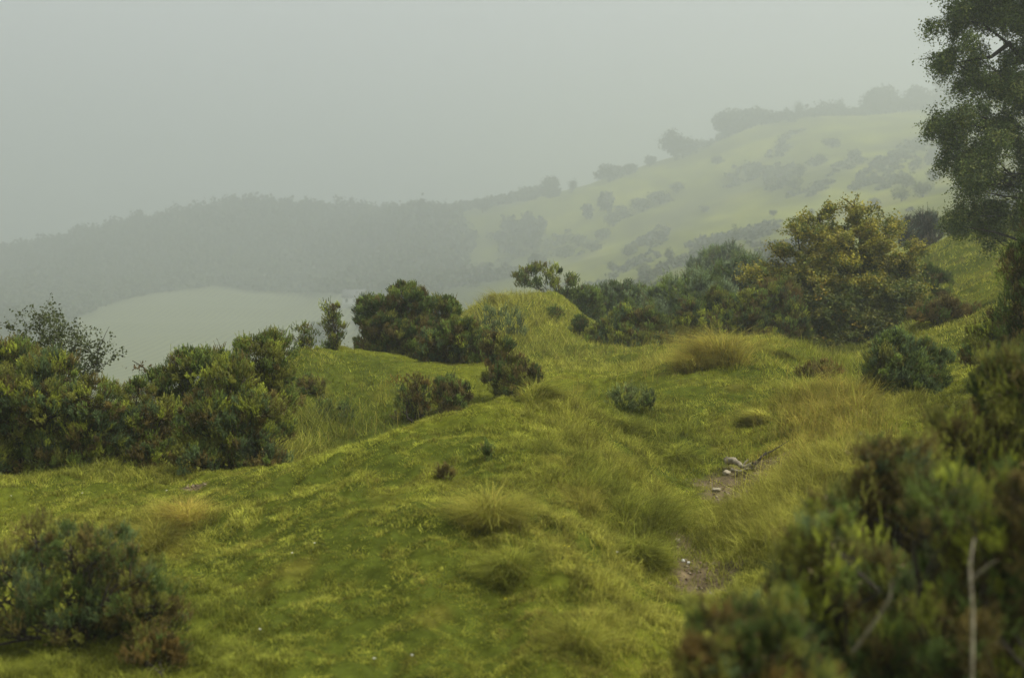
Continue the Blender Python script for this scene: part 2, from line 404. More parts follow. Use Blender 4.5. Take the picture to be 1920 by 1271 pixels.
gb('dark bushy gorse close against the right side of the hawthorn', 30.5, 1680, 1778, 492, 575, 3, DARKG, 27, puff=.11, shoot=.08)
gb('low brown bramble strip across the grass right of the hawthorn foot', None, 1700, 1835, 562, 604, 6, [(G_BROWN, 4), (G_RUST, 1), (G_DARK, 2)], 28, puff=.1, cat='bramble', name='bramble', tall=.1)
gb('dense blue green gorse ball at the corner of the orange grass', None, 1606, 1790, 626, 752, 4, BLUEG, 29, dens=1.15, puff=.075, ns=30, shoot=.06)
gb('yellow tipped dark gorse half way up the right edge', 13.2, 1805, 2010, 565, 735, 4, [(G_DARK, 3), (G_BROWN, 2), (G_YEL, 1.3), (G_OLIVE, 2)], 30)
gb('shadowy gorse with an overhanging arm under the birch at the right edge', 12.0, 1868, 2120, 350, 700, 5, DARKG, 31, puff=.085, depth=.7)
gb('small grey shrub on the slope edge left of the lowest birch twigs', 46, 1690, 1765, 398, 470, 3, [((.06, .075, .05), 3), ((.07, .065, .045), 2)], 26, puff=.2, shoot=.2, cat='bush', name='scrub_bush', dens=.6, tall=.15)
gb('low dark shrub at the top of the right-hand grass bank', 41, 1780, 1850, 412, 452, 3, DARKG, 261, puff=.18, shoot=.16, cat='bush', name='scrub_bush')
# front corner
gb('low blurred gorse at the bottom left with crooked open stems', None, -90, 356, 958, 1205, 7, [(G_DARK, 5), (G_BLUE, .8), (G_BROWN, 3.5), (G_OLIVE, 2.5)], 32, puff=.062, dens=.55, ns=28, nsp=12, shoot=.048, fill=.25, prof=.7)
gb('small tangle of dark stalks at the bottom left below the open gorse', None, 235, 345, 1180, 1262, 2, BROWNG, 33, puff=.05, dens=.5, nsp=12, shoot=.05, cat='gorse sprig')
FR = 'blurred near gorse bushes filling the lower right corner'
NP = dict(nsp=16, spine=.02, group=FR)
gb('highest near gorse at the right edge, bright yellow green on top', 5.6, 1640, 2230, 660, 1350, 6, [(G_OLIVE, 3), (G_YEL, .8), (G_DARK, 4), (G_BROWN, 3)], 34, puff=.07, dens=.95, ns=28, shoot=.055, **NP)
gb('blurred blue green gorse left of the highest near gorse', 5.0, 1545, 1810, 770, 1350, 4, [(G_BLUE, 2), (G_DARK, 2), (G_OLIVE, 3), (G_BROWN, 2)], 35, puff=.065, dens=.95, ns=26, shoot=.05, **NP)
gb('near gorse with a glowing yellow green crown in the middle of the corner', 4.3, 1390, 1740, 915, 1500, 5, [(G_BLUE, 1), (G_OLIVE, 2), (G_YEL, 1.1), (G_MID, 1.5), (G_DARK, 3), (G_BROWN, 2.5)], 36, puff=.058, dens=.95, ns=24, shoot=.045, **NP)
gb('lowest near gorse with reddish tips poking over the bottom edge', 3.5, 1235, 1580, 1055, 1650, 5, [(G_DARK, 3), (G_RUST, 1), (G_OLIVE, 3), (G_BROWN, 2), (G_BLUE, 1)], 37, puff=.05, dens=.9, ns=22, shoot=.04, **NP)
big = gb('dark near gorse with a pale dead stem in the bottom right corner', 3.9, 1600, 2250, 850, 1700, 6, [(G_DARK, 5), (G_BROWN, 3), (G_YEL, .5), (G_MID, 1)], 38, puff=.06, dens=1.05, ns=24, shoot=.045, **NP)
S = Tris()
tube(S, [at(1828, 1500, 3.35), at(1822, 1271, 3.35), at(1824, 1150, 3.36), at(1818, 1060, 3.38), at(1826, 1010, 3.42)], [.0062, .0056, .005, .0045, .003])
tube(S, [at(1823, 1085, 3.38), at(1845, 1066, 3.36), at(1868, 1050, 3.34)], [.005, .004, .002])
tube(S, [at(1600, 1220, 3.6), at(1645, 1160, 3.55), at(1668, 1120, 3.5), at(1672, 1088, 3.5)], [.006, .005, .004, .002])
S.build('dead_stem', M_PALE, big)['label'] = 'pale bare dead stem'
# small sprigs in the turf
gb('small spiky grey green sprig in the turf above the middle hollow', None, 1142, 1230, 724, 772, 5, [((.15, .18, .06), 3), (G_DARK, 1)], 40, puff=.045, dens=.09, fill=0, ns=9, shoot=.07, tall=.1, stems=False, cat='weed', name='thistle')
gb('tiny dark sprig on the ridge turf in the centre', None, 898, 934, 834, 866, 1, DARKG, 41, puff=.04, dens=.5, ns=12, shoot=.05, stems=False, cat='weed', name='weed_sprig')
gb('tiny brown dead sprig lying on the ridge turf', None, 822, 858, 876, 902, 1, [(G_BROWN, 1)], 42, puff=.035, dens=.6, ns=12, shoot=.05, stems=False, cat='weed', name='weed_sprig')
gb('leafy dark weed low in the tall grass before the left hedge end', 17.1, 585, 668, 745, 815, 3, [(G_DARK, 3), (G_BLUE, 2), (G_MID, 2)], 43, puff=.06, dens=.35, ns=14, shoot=.07, stems=False, cat='weed', name='weed_clump')
gb('upper small dark shrub on the front of the round hillock', None, 1030, 1060, 578, 602, 1, DARKG, 44, puff=.1, cat='bush', name='scrub_bush')
gb('lower small dark shrub at the right foot of the round hillock', None, 1066, 1100, 596, 628, 1, DARKG, 45, puff=.1, cat='bush', name='scrub_bush')
gb('blue green rushy patch on the left flank of the round hillock', None, 880, 990, 580, 640, 5, [(G_BLUE, 3), ((.1, .13, .05), 3)], 46, puff=.09, dens=.12, fill=0, ns=7, nsp=6, shoot=.16, stems=False, cat='rushes', name='rush_clump', tall=.2)
gb('reddish brown tuft on the flat turf left of the blue green gorse ball', None, 1500, 1575, 676, 712, 3, [(G_BROWN, 2), (G_RUST, 1), (G_OLIVE, 2)], 47, puff=.08, dens=.6, stems=False, cat='weed', name='weed_clump')

# ---------------------------------------------------------------- broadleaved trees
def leafy(B, S, lobes, pal, n_tw, n_lf, size, spread, hang, base_pts=None, twr=.006, top_up=0.):
    for c, rd in lobes:
        vol = float(np.prod(rd)) ** (1 / 3)
        nt_ = max(6, int(n_tw * (vol ** 2)))
        d = rdir(nt_); q = rng.random(nt_) ** .4
        ncl = max(6, int((14 if hang > .3 else 22) * vol ** .8))
        cc_ = c + rdir(ncl) * rd * (rng.random((ncl, 1)) ** .45) * 1.02
        p = cc_[rng.integers(0, ncl, nt_)] + d * rd * .34 * q[:, None]
        od = norm(norm(p - c) + np.array([0, 0, top_up]))
        L = spread * rng.uniform(.6, 1.4, nt_)
        e = od * (1 - hang) + np.array([0, 0, -1.]) * hang
        e = norm(e + rng.normal(size=(nt_, 3)) * .25)
        pi = rng.choice(len(pal), nt_, p=np.array([w for _, w in pal]) / sum(w for _, w in pal))
        tc = np.array([x for x, _ in pal])[pi] * rng.uniform(.75, 1.3, (nt_, 1))
        t = rng.random((nt_, n_lf, 1))
        P = p[:, None] + e[:, None] * t * L[:, None, None] + rng.normal(size=(nt_, n_lf, 3)) * spread * .13 * (.4 + t)
        col = np.repeat(tc, n_lf, 0) * rng.uniform(.8, 1.25, (nt_ * n_lf, 1))
        Nn = norm(np.array([0, 0, 1.]) * .8 + rdir(nt_ * n_lf))
        leaves(B, P.reshape(-1, 3), Nn, size, col, .75, droop=.3 if hang > .3 else None)
        for j in range(0, nt_, 2):
            a = p[j]; b = p[j] + e[j] * L[j]
            tube(S, [a, (a + b) / 2 + rng.normal(size=3) * L[j] * .05, b], [twr, twr * .7, twr * .3], sides=3)

def L_(u, v, Y, ru, rv, dr=1.):
    m = px(Y); return (at(u, v, Y), np.array([ru * m, ru * m * dr, rv * m]))

# hawthorn
HY = 29.
hp = gp(1600, HY)
haw = empty('hawthorn_tree', hp); tag(haw, 'spreading hawthorn with yellowing orange green leaves and spiky top sprays', 'hawthorn')
HL = [L_(1480, 620, HY - .4, 50, 26), L_(1640, 635, HY - .5, 60, 26), L_(1540, 630, HY - .6, 60, 28), L_(1510, 600, HY, 62, 34), L_(1585, 612, HY - .5, 70, 40), L_(1655, 600, HY, 55, 40), L_(1480, 560, HY, 55, 26), L_(1555, 560, HY - .6, 60, 38), L_(1640, 555, HY - .3, 62, 40),
      L_(1500, 520, HY, 66, 22), L_(1575, 515, HY - .5, 58, 30), L_(1650, 505, HY, 50, 30), L_(1525, 475, HY, 52, 24), L_(1600, 465, HY - .3, 55, 28), L_(1672, 470, HY, 34, 20),
      L_(1530, 437, HY, 36, 20), L_(1585, 425, HY, 36, 20), L_(1640, 432, HY, 34, 18), L_(1540, 408, HY, 20, 15), L_(1598, 398, HY, 18, 13), L_(1590, 640, HY, 70, 20), L_(1690, 540, HY, 26, 40), L_(1462, 508, HY, 34, 12)]
B = Tris(); S = Tris(); T_ = Tris()
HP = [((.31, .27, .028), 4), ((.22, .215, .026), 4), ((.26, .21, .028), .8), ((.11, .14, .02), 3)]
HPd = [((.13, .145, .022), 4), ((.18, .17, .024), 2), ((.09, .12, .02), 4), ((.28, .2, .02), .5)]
HL = [(hp * [1, 0, 0] + (c - hp * [1, 0, 0]) * [1.12, 1, 1], rd * [1.12, 1.1, 1]) for c, rd in HL]
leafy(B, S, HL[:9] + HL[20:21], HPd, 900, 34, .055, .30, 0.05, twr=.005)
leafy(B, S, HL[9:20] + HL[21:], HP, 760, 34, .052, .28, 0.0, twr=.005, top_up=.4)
def spray(pts, Y, r0=.018, nl=60, pal=HP):
    P = np.array([at(u, v, Y) for u, v in pts]); tube(S, P, np.linspace(r0, r0 * .3, len(P)), sides=4)
    t = rng.random(nl) * (len(P) - 1); i = t.astype(int).clip(0, len(P) - 2); f = (t - i)[:, None]
    Q = P[i] * (1 - f) + P[i + 1] * f + rng.normal(size=(nl, 3)) * .05
    pi = rng.choice(len(pal), nl); leaves(B, Q, rdir(nl) + [0, 0, .6], .05, np.array([x for x, _ in pal])[pi])
for pts, nl in ((((1600,430),(1604,400),(1602,378),(1608,362)),90), (((1606,392),(1590,378),(1576,370)),50), (((1640,450),(1638,420),(1648,400),(1646,384)),130), (((1622,415),(1632,398),(1645,386),(1656,400),(1655,430)),150),
                (((1540,430),(1535,405),(1548,390),(1556,380)),120), (((1530,440),(1515,415),(1505,402)),110), (((1500,470),(1495,440),(1490,428)),80), (((1480,500),(1460,480),(1448,468),(1440,452)),110), (((1660,440),(1680,426),(1700,424)),90),
                (((1500,560),(1460,520),(1430,505),(1418,512)),120), (((1700,500),(1712,470),(1706,450)),60)):
    spray(pts, HY, nl=nl)
for k, (c, rd) in enumerate(HL):
    r0 = .05 if k < 15 else .03
    tube(T_, limb(hp + np.array([rng.normal() * .08, rng.normal() * .08, .3]), c, 8, 0, .035), np.linspace(r0, .012, 8))
tube(T_, [hp + [0, 0, -.2], hp + [.03, 0, .25], hp + [0, .02, .6], hp + [.05, 0, 1.0]], [.17, .14, .12, .09], sides=10)
B.build('crown', M_LEAF, haw); T_.build('trunk', M_BARK, haw); S.build('twigs', M_BARK, haw)

# birch at the right edge
BY = 24.
bp = gp(2010, BY)
bir = empty('birch_tree', bp); tag(bir, 'tall drooping birch overhanging the right edge of the view', 'birch tree')
BL = [L_(1800, 30, BY, 42, 34), L_(1860, 20, BY + .4, 60, 50), L_(1930, 40, BY, 60, 60), L_(1775, 110, BY, 30, 26), L_(1830, 105, BY - .3, 46, 40), L_(1895, 110, BY + .5, 55, 48), L_(1810, 145, BY, 26, 16), L_(1870, 148, BY, 34, 16), L_(1960, 150, BY, 70, 60),
      L_(1790, 225, BY - .2, 40, 32), L_(1850, 225, BY, 54, 38), L_(1915, 230, BY + .2, 60, 44), L_(1760, 262, BY, 26, 34), L_(1800, 290, BY, 42, 40), L_(1865, 290, BY - .4, 56, 42), L_(1935, 300, BY, 55, 55),
      L_(1815, 345, BY, 26, 32), L_(1880, 345, BY + .3, 48, 34), L_(1900, 395, BY, 44, 30), L_(1835, 395, BY + .3, 34, 26), L_(1800, 415, BY + 2, 26, 22), L_(1850, 430, BY + 1, 30, 22), L_(1980, 380, BY, 60, 70),
      L_(1850, -50, BY, 60, 50), L_(1950, -60, BY, 90, 80), L_(2050, 50, BY, 90, 120), L_(2090, 220, BY, 80, 110), L_(2000, -180, BY, 90, 90)]
BP = [((.11, .15, .035), 4), ((.14, .18, .04), 3), ((.08, .115, .03), 3), ((.19, .21, .05), 1.5)]
B = Tris(); S = Tris(); T_ = Tris()
BL = [(c, rd * 1.14) for c, rd in BL]
leafy(B, S, BL, BP, 980, 26, .040, .32, .62, twr=.004)
tr = np.array([bp + [0, 0, -.3], bp + [.02, 0, 1.2], at(2000, 300, BY), at(1985, 150, BY), at(1970, 0, BY), at(1975, -200, BY)])
tube(T_, tr, [.17, .15, .13, .11, .08, .03], sides=10)
for pts in (((1990,190),(1930,120),(1890,75),(1850,50),(1815,40)), ((1895,80),(1860,100),(1820,115),(1785,120)), ((2000,300),(1940,250),(1880,225),(1820,215),(1775,240)), ((1900,232),(1850,270),(1800,300)), ((2004,400),(1950,360),(1890,340),(1840,350)), ((2008,480),(1950,430),(1890,400),(1840,405)), ((1985,150),(1920,20),(1860,-10),(1810,10)), ((2004,500),(1940,450),(1860,430),(1805,425))):
    P = np.array([at(u, v, BY) for u, v in pts]); P[1:-1] += rng.normal(size=(len(P) - 2, 3)) * .05
    tube(T_, P, np.linspace(.05, .008, len(P)))
for c, rd in BL:
    j = int(np.argmin(np.linalg.norm(tr - c, axis=1))); tube(T_, limb(tr[max(j - 1, 0)], c, 7, 0, .03, .2), np.linspace(.03, .006, 7), sides=5)
B.build('crown', M_LEAF, bir); T_.build('trunk', M_BARK, bir); S.build('twigs', M_BARK, bir)

# wispy shrub behind the left hedge
wp = gp(90, 15)
wis = empty('twiggy_shrub', wp); tag(wis, 'twiggy half bare shrub sticking up out of the left-edge gorse', 'shrub')
B = Tris(); S = Tris()
for k in range(34):
    u = rng.normal(95, 48); v = rng.uniform(588, 645) + abs(u - 90) * .4
    P = limb(at(90 + (u - 90) * .35, 760, 15), at(u, v, 15 + rng.normal() * .25), 7, 0, .03, .2)
    tube(S, P, np.linspace(.008, .002, 7), sides=4)
    for q in range(7):
        a = P[rng.integers(3, 7)]; e = norm(rng.normal(size=3) * [1, .6, .4] + [0.2, 0, .9]); l = rng.uniform(.1, .32)
        tube(S, [a, a + e * l], [.003, .0012], sides=3)
        m = 22; leaves(B, a + e * l * rng.random((m, 1)) + rng.normal(size=(m, 3)) * .028, rdir(m), .034, np.tile([(.07, .085, .025)], (m, 1)) * rng.uniform(.7, 1.3, (m, 1)))
tube(S, limb(at(160, 760, 15), at(205, 612, 15), 7, 0, .02), np.linspace(.01, .002, 7), sides=4)
B.build('leaves', M_LEAF, wis); S.build('stems', M_BARK, wis)
# bare crooked twig beside the domed gorse
S = Tris(); bt = empty('bare_branch', gp(285, 14.4)); tag(bt, 'crooked dead branch poking up left of the dome-topped gorse', 'branch')
P = np.array([at(290, 735, 14.1), at(286, 705, 14.1), at(268, 688, 14.1), at(248, 676, 14.1)]); tube(S, P, [.014, .011, .008, .004], sides=5)
tube(S, [P[2], at(262, 676, 14.1)], [.005, .002], sides=4); tube(S, [P[1], at(284, 684, 14.1)], [.006, .002], sides=4)
B = Tris(); m = 60; leaves(B, P[2] + rng.normal(size=(m, 3)) * [.09, .05, .03] , rdir(m), .035, np.tile([(.1, .065, .02)], (m, 1)))
S.build('stem', M_BARK, bt); B.build('dead_leaves', M_LEAF, bt)

# ---------------------------------------------------------------- distant trees
def far_crown(B, c, rd, n, size, pal, lumps=9):
    lc = c + rdir(lumps) * rd * .55 * rng.random((lumps, 1)) ** .5; lr = rd * .5 * rng.uniform(.7, 1.25, (lumps, 1))
    k = rng.integers(0, lumps, n); d = rdir(n); P = lc[k] + d * lr[k] * (rng.random((n, 1)) ** .3)
    col = np.array(pal)[rng.integers(0, len(pal), n)] * rng.uniform(.7, 1.3, (n, 1))
    leaves(B, P, d + rdir(n) * .7, size, col, .9)
FP = [(.045, .058, .022), (.055, .065, .026), (.06, .06, .028)]
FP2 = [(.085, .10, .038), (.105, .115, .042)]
def far_tree(label, u, Y, wpx, hpx, cat='tree', name='hillside_tree', group='trees along the misty ridge', n=900, voff=0, pal=FP, raw=False):
    Y = float(Y if raw else FY(Y)); b = gp(u, Y); m = px(Y); W = wpx * m; H = hpx * m
    o = empty(name, b); tag(o, label, cat, group)
    B = Tris(); T = Tris()
    far_crown(B, b + [0, 0, H * .47], np.array([W * .56, W * .5, H * .56]), int(n * 1.6), max(.25, W * .075), pal, 12)
    th = H * .5
    tube(T, [b + [0, 0, -.3], b + [.05 * W * .2, 0, th * .5], b + [0, 0, th]], [W * .045, W * .035, W * .02], sides=7)
    for q in range(5): tube(T, limb(b + [0, 0, th * .5], b + [rng.normal() * W * .25, rng.normal() * W * .2, H * rng.uniform(.45, .8)], 5), np.linspace(W * .02, .02, 5), sides=5)
    B.build('crown', M_LEAF, o); T.build('trunk', M_BARK, o)
    return o
for a in (('solitary round tree standing boldly on the ridge, most distinct of all', 1264, 345, 66, 56, 1500),
          ('small bush just left below the bold round ridge tree', 1216, 345, 34, 22, 500),
          ('wide low crown on the ridge between the long dip and the small bush', 1142, 338, 66, 34, 1000),
          ('low hump trailing right of the wide low ridge crown', 1176, 340, 44, 22, 600),
          ('rounded tree at the foot end of the bare ridge', 1032, 338, 56, 40, 1000),
          ('little tree right beside the rounded one at the ridge foot', 1072, 338, 24, 28, 500),
          ('small pointed tree standing out of the far wood edge', 905, 338, 34, 36, 600),
          ('big square topped tree right of the bold round one', 1362, 352, 66, 60, 1500),
          ('lower crown merging right of the square topped ridge tree', 1412, 356, 60, 36, 900),
          ('faint small tree alone on the high ridge', 1492, 362, 28, 34, 500),
          ('faint narrow tree on the high ridge left of the big pale crown', 1566, 366, 28, 40, 500),
          ('big pale rounded crown high on the ridge', 1640, 368, 78, 52, 1400),
          ('first broad pale crown of the ridge-top row near the birch', 1712, 372, 60, 46, 1000),
          ('second broad pale crown of the ridge-top row, nearest the birch', 1765, 376, 66, 52, 1000),
          ('last crown of the ridge-top row showing through the birch twigs', 1825, 378, 70, 54, 1000)):
    far_tree(a[0], a[1], a[2], a[3], a[4], n=a[5])
SG = 'dark shrubs dotted over the misty grass slope'
slope = [(1238,372,60,22,'long'),(1205,385,52,24,'long'),(1170,398,46,24,'long'),(1270,352,36,18,''),(1150,412,44,28,''),(1128,440,40,22,''),(1060,470,50,26,''),(1085,452,40,22,''),(1110,462,50,22,''),(1180,470,44,20,''),
         (1378,440,26,34,''),(1365,452,22,20,''),(1255,478,22,26,''),(1410,330,30,16,''),(1420,322,28,18,''),(1500,320,34,24,''),(1490,345,40,20,''),(1540,300,30,18,''),(1610,345,24,16,''),(1700,340,50,26,''),
         (1730,355,46,30,''),(1690,365,40,26,''),(1748,330,40,20,''),(1320,392,22,14,''),(1345,300,30,16,''),(1560,268,40,18,''),(1000,430,34,18,''),(980,470,40,20,''),(1030,500,40,22,''),(1150,500,30,18,''),(1205,505,36,18,''),(1640,380,30,16,''),(1600,290,34,18,''),(1450,400,18,12,''),(1520,398,18,12,'')]
for k, (u, v, w, h, _) in enumerate(slope):
    p = hit(u, v + h * .5, 50); Y = p[1]
    d = 'low' if h < 20 else 'tall'
    if v < 330: lab = 'blurred grey shrub high up the misty slope just under the ridge crest'
    elif u < 1080: lab = 'blurred grey shrub low on the misty slope where it runs into the far wood'
    elif u < 1290 and v < 430: lab = 'dark shrub of the long diagonal thicket climbing the misty slope'
    elif u < 1290: lab = 'dark shrub at the foot of the misty slope above the spiky gorse'
    elif u < 1440 and v > 430: lab = 'dark upright shrub alone on the open lower slope'
    elif u > 1670: lab = 'dark shrub in the cluster on the slope between hawthorn and birch'
    else: lab = 'small scattered grey shrub on the open middle of the misty slope'
    far_tree(lab, (p[0] / p[1]) * F + CX, Y, w, h * 1.15, 'shrub', 'slope_shrub', SG, 420, pal=FP2, raw=True)

# far wood: reads as one mass
B = Tris(); cnt = 0
fr = np.random.default_rng(5)
for k in range(8600):
    u = fr.uniform(-260, 1150); Y = fr.uniform(175, 372)
    Yt = float(FY(Y)); x = (u - CX) / F * Yt
    p = np.array([x, Yt, float(gz(x, Yt))])
    vv = 400 - p[2] / Yt * F
    edge = np.interp(u, [60, 130, 180, 260, 400, 460, 640, 700, 800], [720, 602, 578, 556, 537, 546, 552, 560, 575])
    rightedge = np.interp(u, [430, 500, 560, 610, 660, 700], [740, 650, 618, 596, 572, 560])
    if 60 < u < 660 and vv > edge + 1 and vv < rightedge + 42: continue
    if Y < 215 and u < 430: continue
    if abs(u - 656) < 30 and Yt < 418: continue      # the clearing round the house
    if u > 700 and vv > 575 - (u - 700) * .2: continue
    if u > 800 and Y < 352 and fr.random() < sstep(800, 1120, u) * .75 + sstep(-.15, .25, float(fbm(np.array([u * .012]), np.array([vv * .02]), 1., 3)[0])) * sstep(800, 900, u): continue
    if u > 1010 and (vv < 385 or vv > 520): continue
    if fr.random() < (.25 if Y < 330 else 0): continue
    hv = float(fbm(np.array([x]), np.array([Yt]), .012, 3)[0]); w = fr.uniform(5, 13) * (1 - .5 * float(sstep(820, 1100, u))); h = fr.uniform(5, 10.5) * (1 + .8 * hv) * (0.75 if u > 800 else 1)
    far_crown(B, p + [0, 0, h * .5], np.array([w * .55, w * .55, h * .5]), 64, 1.7, FP, 5); cnt += 1
tag(B.build('far_wood', M_LEAF), 'dark fog-bound wood covering the far valley side', 'wood', kind='stuff')

# low scrub in slanting drifts over the grass slope
def drift(u, vv):
    q = (u * .5 + vv) * .011; t_ = (u - vv * 1.3) * .0042
    return fbm(q * 2.3, t_ * 1.4, 1., 5)
B = Tris()
for k in range(9000):
    u = fr.uniform(880, 1900); Y = float(FY(fr.uniform(80, 375))); x = (u - CX) / F * Y; z = float(gz(x, Y)); vv = 400 - z / Y * F
    nn = float(drift(np.array([u]), np.array([vv]))[0])
    if nn < .13 - .08 * (u > 1650) + fr.random() * .22: continue
    w = fr.uniform(1.0, 3.8) * (Y / 400) ** .5
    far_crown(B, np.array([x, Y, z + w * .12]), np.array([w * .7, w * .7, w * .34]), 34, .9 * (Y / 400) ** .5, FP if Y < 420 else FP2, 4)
for k in range(420):
    u = fr.uniform(1285, 1960); Yo = fr.uniform(350, 384); nn = float(fbm(np.array([u * .02]), np.array([3.]), 1., 4)[0])
    if u < 1340 and fr.random() < .6: continue
    Y = float(FY(Yo)); x = (u - CX) / F * Y; z = float(gz(x, Y)); w = fr.uniform(4, 9) * (1 + .9 * nn); h = w * fr.uniform(.5, .9)
    far_crown(B, np.array([x, Y, z + h * .4]), np.array([w * .6, w * .6, h * .55]), 70, 1.3, FP, 5)
tag(B.build('hillside_scrub', M_LEAF), 'low dark scrub drifting in slanting bands over the misty slope', 'scrub', kind='stuff')

# ---------------------------------------------------------------- ground sheet
ev = fbm(X2, Y2, .55, 4); e2 = fbm(X2 + 9, Y2 - 4, 2.1, 4); e4 = fbm(X2 * .5 + 3, Y2, .035, 5)
g1 = np.array([.15, .165, .020]); g2 = np.array([.085, .105, .016]); g3 = np.array([.19, .16, .03])
w1 = sstep(-.35, .35, ev)[..., None]; w2 = sstep(.15, .55, e2)[..., None]
GC = g2 * (1 - w1) + g1 * w1; GC = GC * (1 - .5 * w2) + g3 * .5 * w2
GC = GC * np.array([.66, .66, .6])
fcol = np.array([.14, .155, .020]) * (1 + .5 * e4[..., None]) ; scr = sstep(.12, .4, fbm(X2, Y2, .025, 5) + .0)[..., None]
fcol = fcol * (1 - .5 * scr) + np.array([.07, .075, .035]) * .5 * scr
fw = sstep(50, 110, R2)[..., None]; u2 = CX + np.tan(np.clip(A2, -1.2, 1.2)) * F; v2 = VH - ZG / np.maximum(Y2, 1) * F
dr = (sstep(-.05, .35, drift(u2, v2)) * sstep(60, 120, R2))[..., None]
fcol = fcol * (1 - .62 * dr) + np.array([.055, .062, .03]) * .62 * dr
strk = fbm(X2 * 3, Y2 * .6, .05, 5)[..., None]; fcol = fcol * (1 + .55 * strk) + np.array([.05, .03, .0]) * np.maximum(strk, 0)
GC = GC * (1 - fw) + fcol * fw
wood = (sstep(R(4), R(-6), A2 + R(3) * fbm(X2, Y2, .012, 3)) * sstep(270, 340, R2))[..., None]
GC = GC * (1 - wood) + np.array([.05, .06, .025]) * wood
EARTH = [(hit(1400, 898), .5, .24), (hit(1370, 928), .3, .16), (hit(1305, 1058), .3, .3), (hit(1320, 1085), .3, .24), (hit(1275, 1020), .16, .2), (hit(360, 917), .12, .06), (hit(1440, 870), .3, .12)]
def earth_mask(x, y):
    m = np.zeros(np.shape(x))
    for p, rx, ry in EARTH:
        d = np.hypot((x - p[0]) / rx, (y - p[1]) / (ry * 2.2)) + fbm(x, y, 5, 3) * .5
        m = np.maximum(m, 1 - sstep(.6, 1.1, d))
    return m
em = earth_mask(X2, Y2)[..., None]
GC = GC * (1 - em) + np.array([.125, .095, .055]) * (1 + .6 * fbm(X2, Y2, 9, 3)[..., None]) * em
nr, na = X2.shape
idx = (np.arange(nr - 1)[:, None] * na + np.arange(na - 1)[None]).ravel()
Q = np.r_[np.c_[idx, idx + na + 1, idx + 1], np.c_[idx, idx + na, idx + na + 1]]
fan = np.array([(k, k + 1, nr * na) for k in range(na - 1)])      # closes the small disc under the camera
link('ground', np.r_[np.c_[X2.ravel(), Y2.ravel(), ZG.ravel()], [[0, 0, float(ZG[0].mean())]]], np.r_[Q, fan], np.r_[GC.reshape(-1, 3), GC.reshape(-1, 3)[:1]], M_GROUND, smooth=True)['kind'] = 'structure'

# valley field
us = np.linspace(60, 720, 120)
farv = np.interp(us, [60, 130, 180, 260, 400, 460, 640, 720], [660, 602, 578, 556, 537, 546, 552, 560])
FV = []; nF = 60
for u, fv in zip(us, farv):
    pf = hit(u, fv, 200); 
    for t in np.linspace(0, 1, nF):
        Y = 200 * (1 - t) + pf[1] * t; x = (u - CX) / F * Y; FV.append((x, Y, float(gz(x, Y)) + .25))
FV = np.array(FV); ii = (np.arange(len(us) - 1)[:, None] * nF + np.arange(nF - 1)[None]).ravel()
m, nt, N = nodes('stubble_field')
out = N('ShaderNodeOutputMaterial'); p = N('ShaderNodeBsdfPrincipled'); p.inputs['Roughness'].default_value = .95
geo = N('ShaderNodeNewGeometry'); wv = N('ShaderNodeTexWave'); wv.inputs['Scale'].default_value = .12; wv.inputs['Distortion'].default_value = 1.5; wv.inputs['Detail'].default_value = 3
no = N('ShaderNodeTexNoise'); no.inputs['Scale'].default_value = .02; no.inputs['Detail'].default_value = 5
nt.links.new(geo.outputs['Position'], wv.inputs['Vector']); nt.links.new(geo.outputs['Position'], no.inputs['Vector'])
mx = N('ShaderNodeMix'); mx.data_type = 'RGBA'; mx.inputs['A'].default_value = (.11, .125, .045, 1); mx.inputs['B'].default_value = (.17, .175, .07, 1)
nt.links.new(no.outputs['Fac'], mx.inputs['Factor'])
m2 = N('ShaderNodeMix'); m2.data_type = 'RGBA'; m2.inputs['B'].default_value = (.05, .06, .025, 1)
mr = N('ShaderNodeMath'); mr.operation = 'MULTIPLY'; mr.inputs[1].default_value = .9
nt.links.new(wv.outputs['Fac'], mr.inputs[0]); nt.links.new(mr.outputs[0], m2.inputs['Factor']); nt.links.new(mx.outputs['Result'], m2.inputs['A'])
nt.links.new(m2.outputs['Result'], p.inputs['Base Color']); nt.links.new(p.outputs[0], out.inputs['Surface'])
link('field', FV, np.c_[ii, ii + 1, ii + nF + 1, ii + nF], None, m, smooth=True)['kind'] = 'structure'

# white house glimpsed in the valley
HD = 405.
hb = gp(664, HD); hg = float(hb[2]); z1 = hg + 3.1
house = empty('white_house', hb); tag(house, 'small white house in the valley glimpsed beside the large dark gorse', 'house')
def box(B, x0, x1, y0, y1, z0, z1, c=(1, 1, 1)):
    V = [(x, y, z) for z in (z0, z1) for y in (y0, y1) for x in (x0, x1)]
    T = [(0,2,3),(0,3,1),(4,5,7),(4,7,6),(0,1,5),(0,5,4),(2,6,7),(2,7,3),(0,4,6),(0,6,2),(1,3,7),(1,7,5)]
    B.add(V, T, c)
x, y = hb[0], hb[1]
B = Tris(); box(B, x - 4, x + 4, y, y + 6, hg - 1, z1)
B.add([(x - 4, y, z1), (x - 4, y + 6, z1), (x - 4, y + 3, z1 + 2), (x + 4, y, z1), (x + 4, y + 6, z1), (x + 4, y + 3, z1 + 2)], [(0, 2, 1), (3, 4, 5)], (1, 1, 1))
B.build('wall', M_WALL, house)
B = Tris()
for ye in (y - .4, y + 6.4):
    V = [(x - 4.3, y + 3, z1 + 2.15), (x + 4.3, y + 3, z1 + 2.15), (x + 4.3, ye, z1 - .15), (x - 4.3, ye, z1 - .15)]
    V += [(p, q, r_ + .15) for p, q, r_ in V]
    B.add(V, [(0,1,2),(0,2,3),(4,6,5),(4,7,6),(0,4,5),(0,5,1),(2,6,7),(2,7,3),(0,3,7),(0,7,4),(1,5,6),(1,6,2)], (1, 1, 1))
B.build('roof', M_ROOF, house)
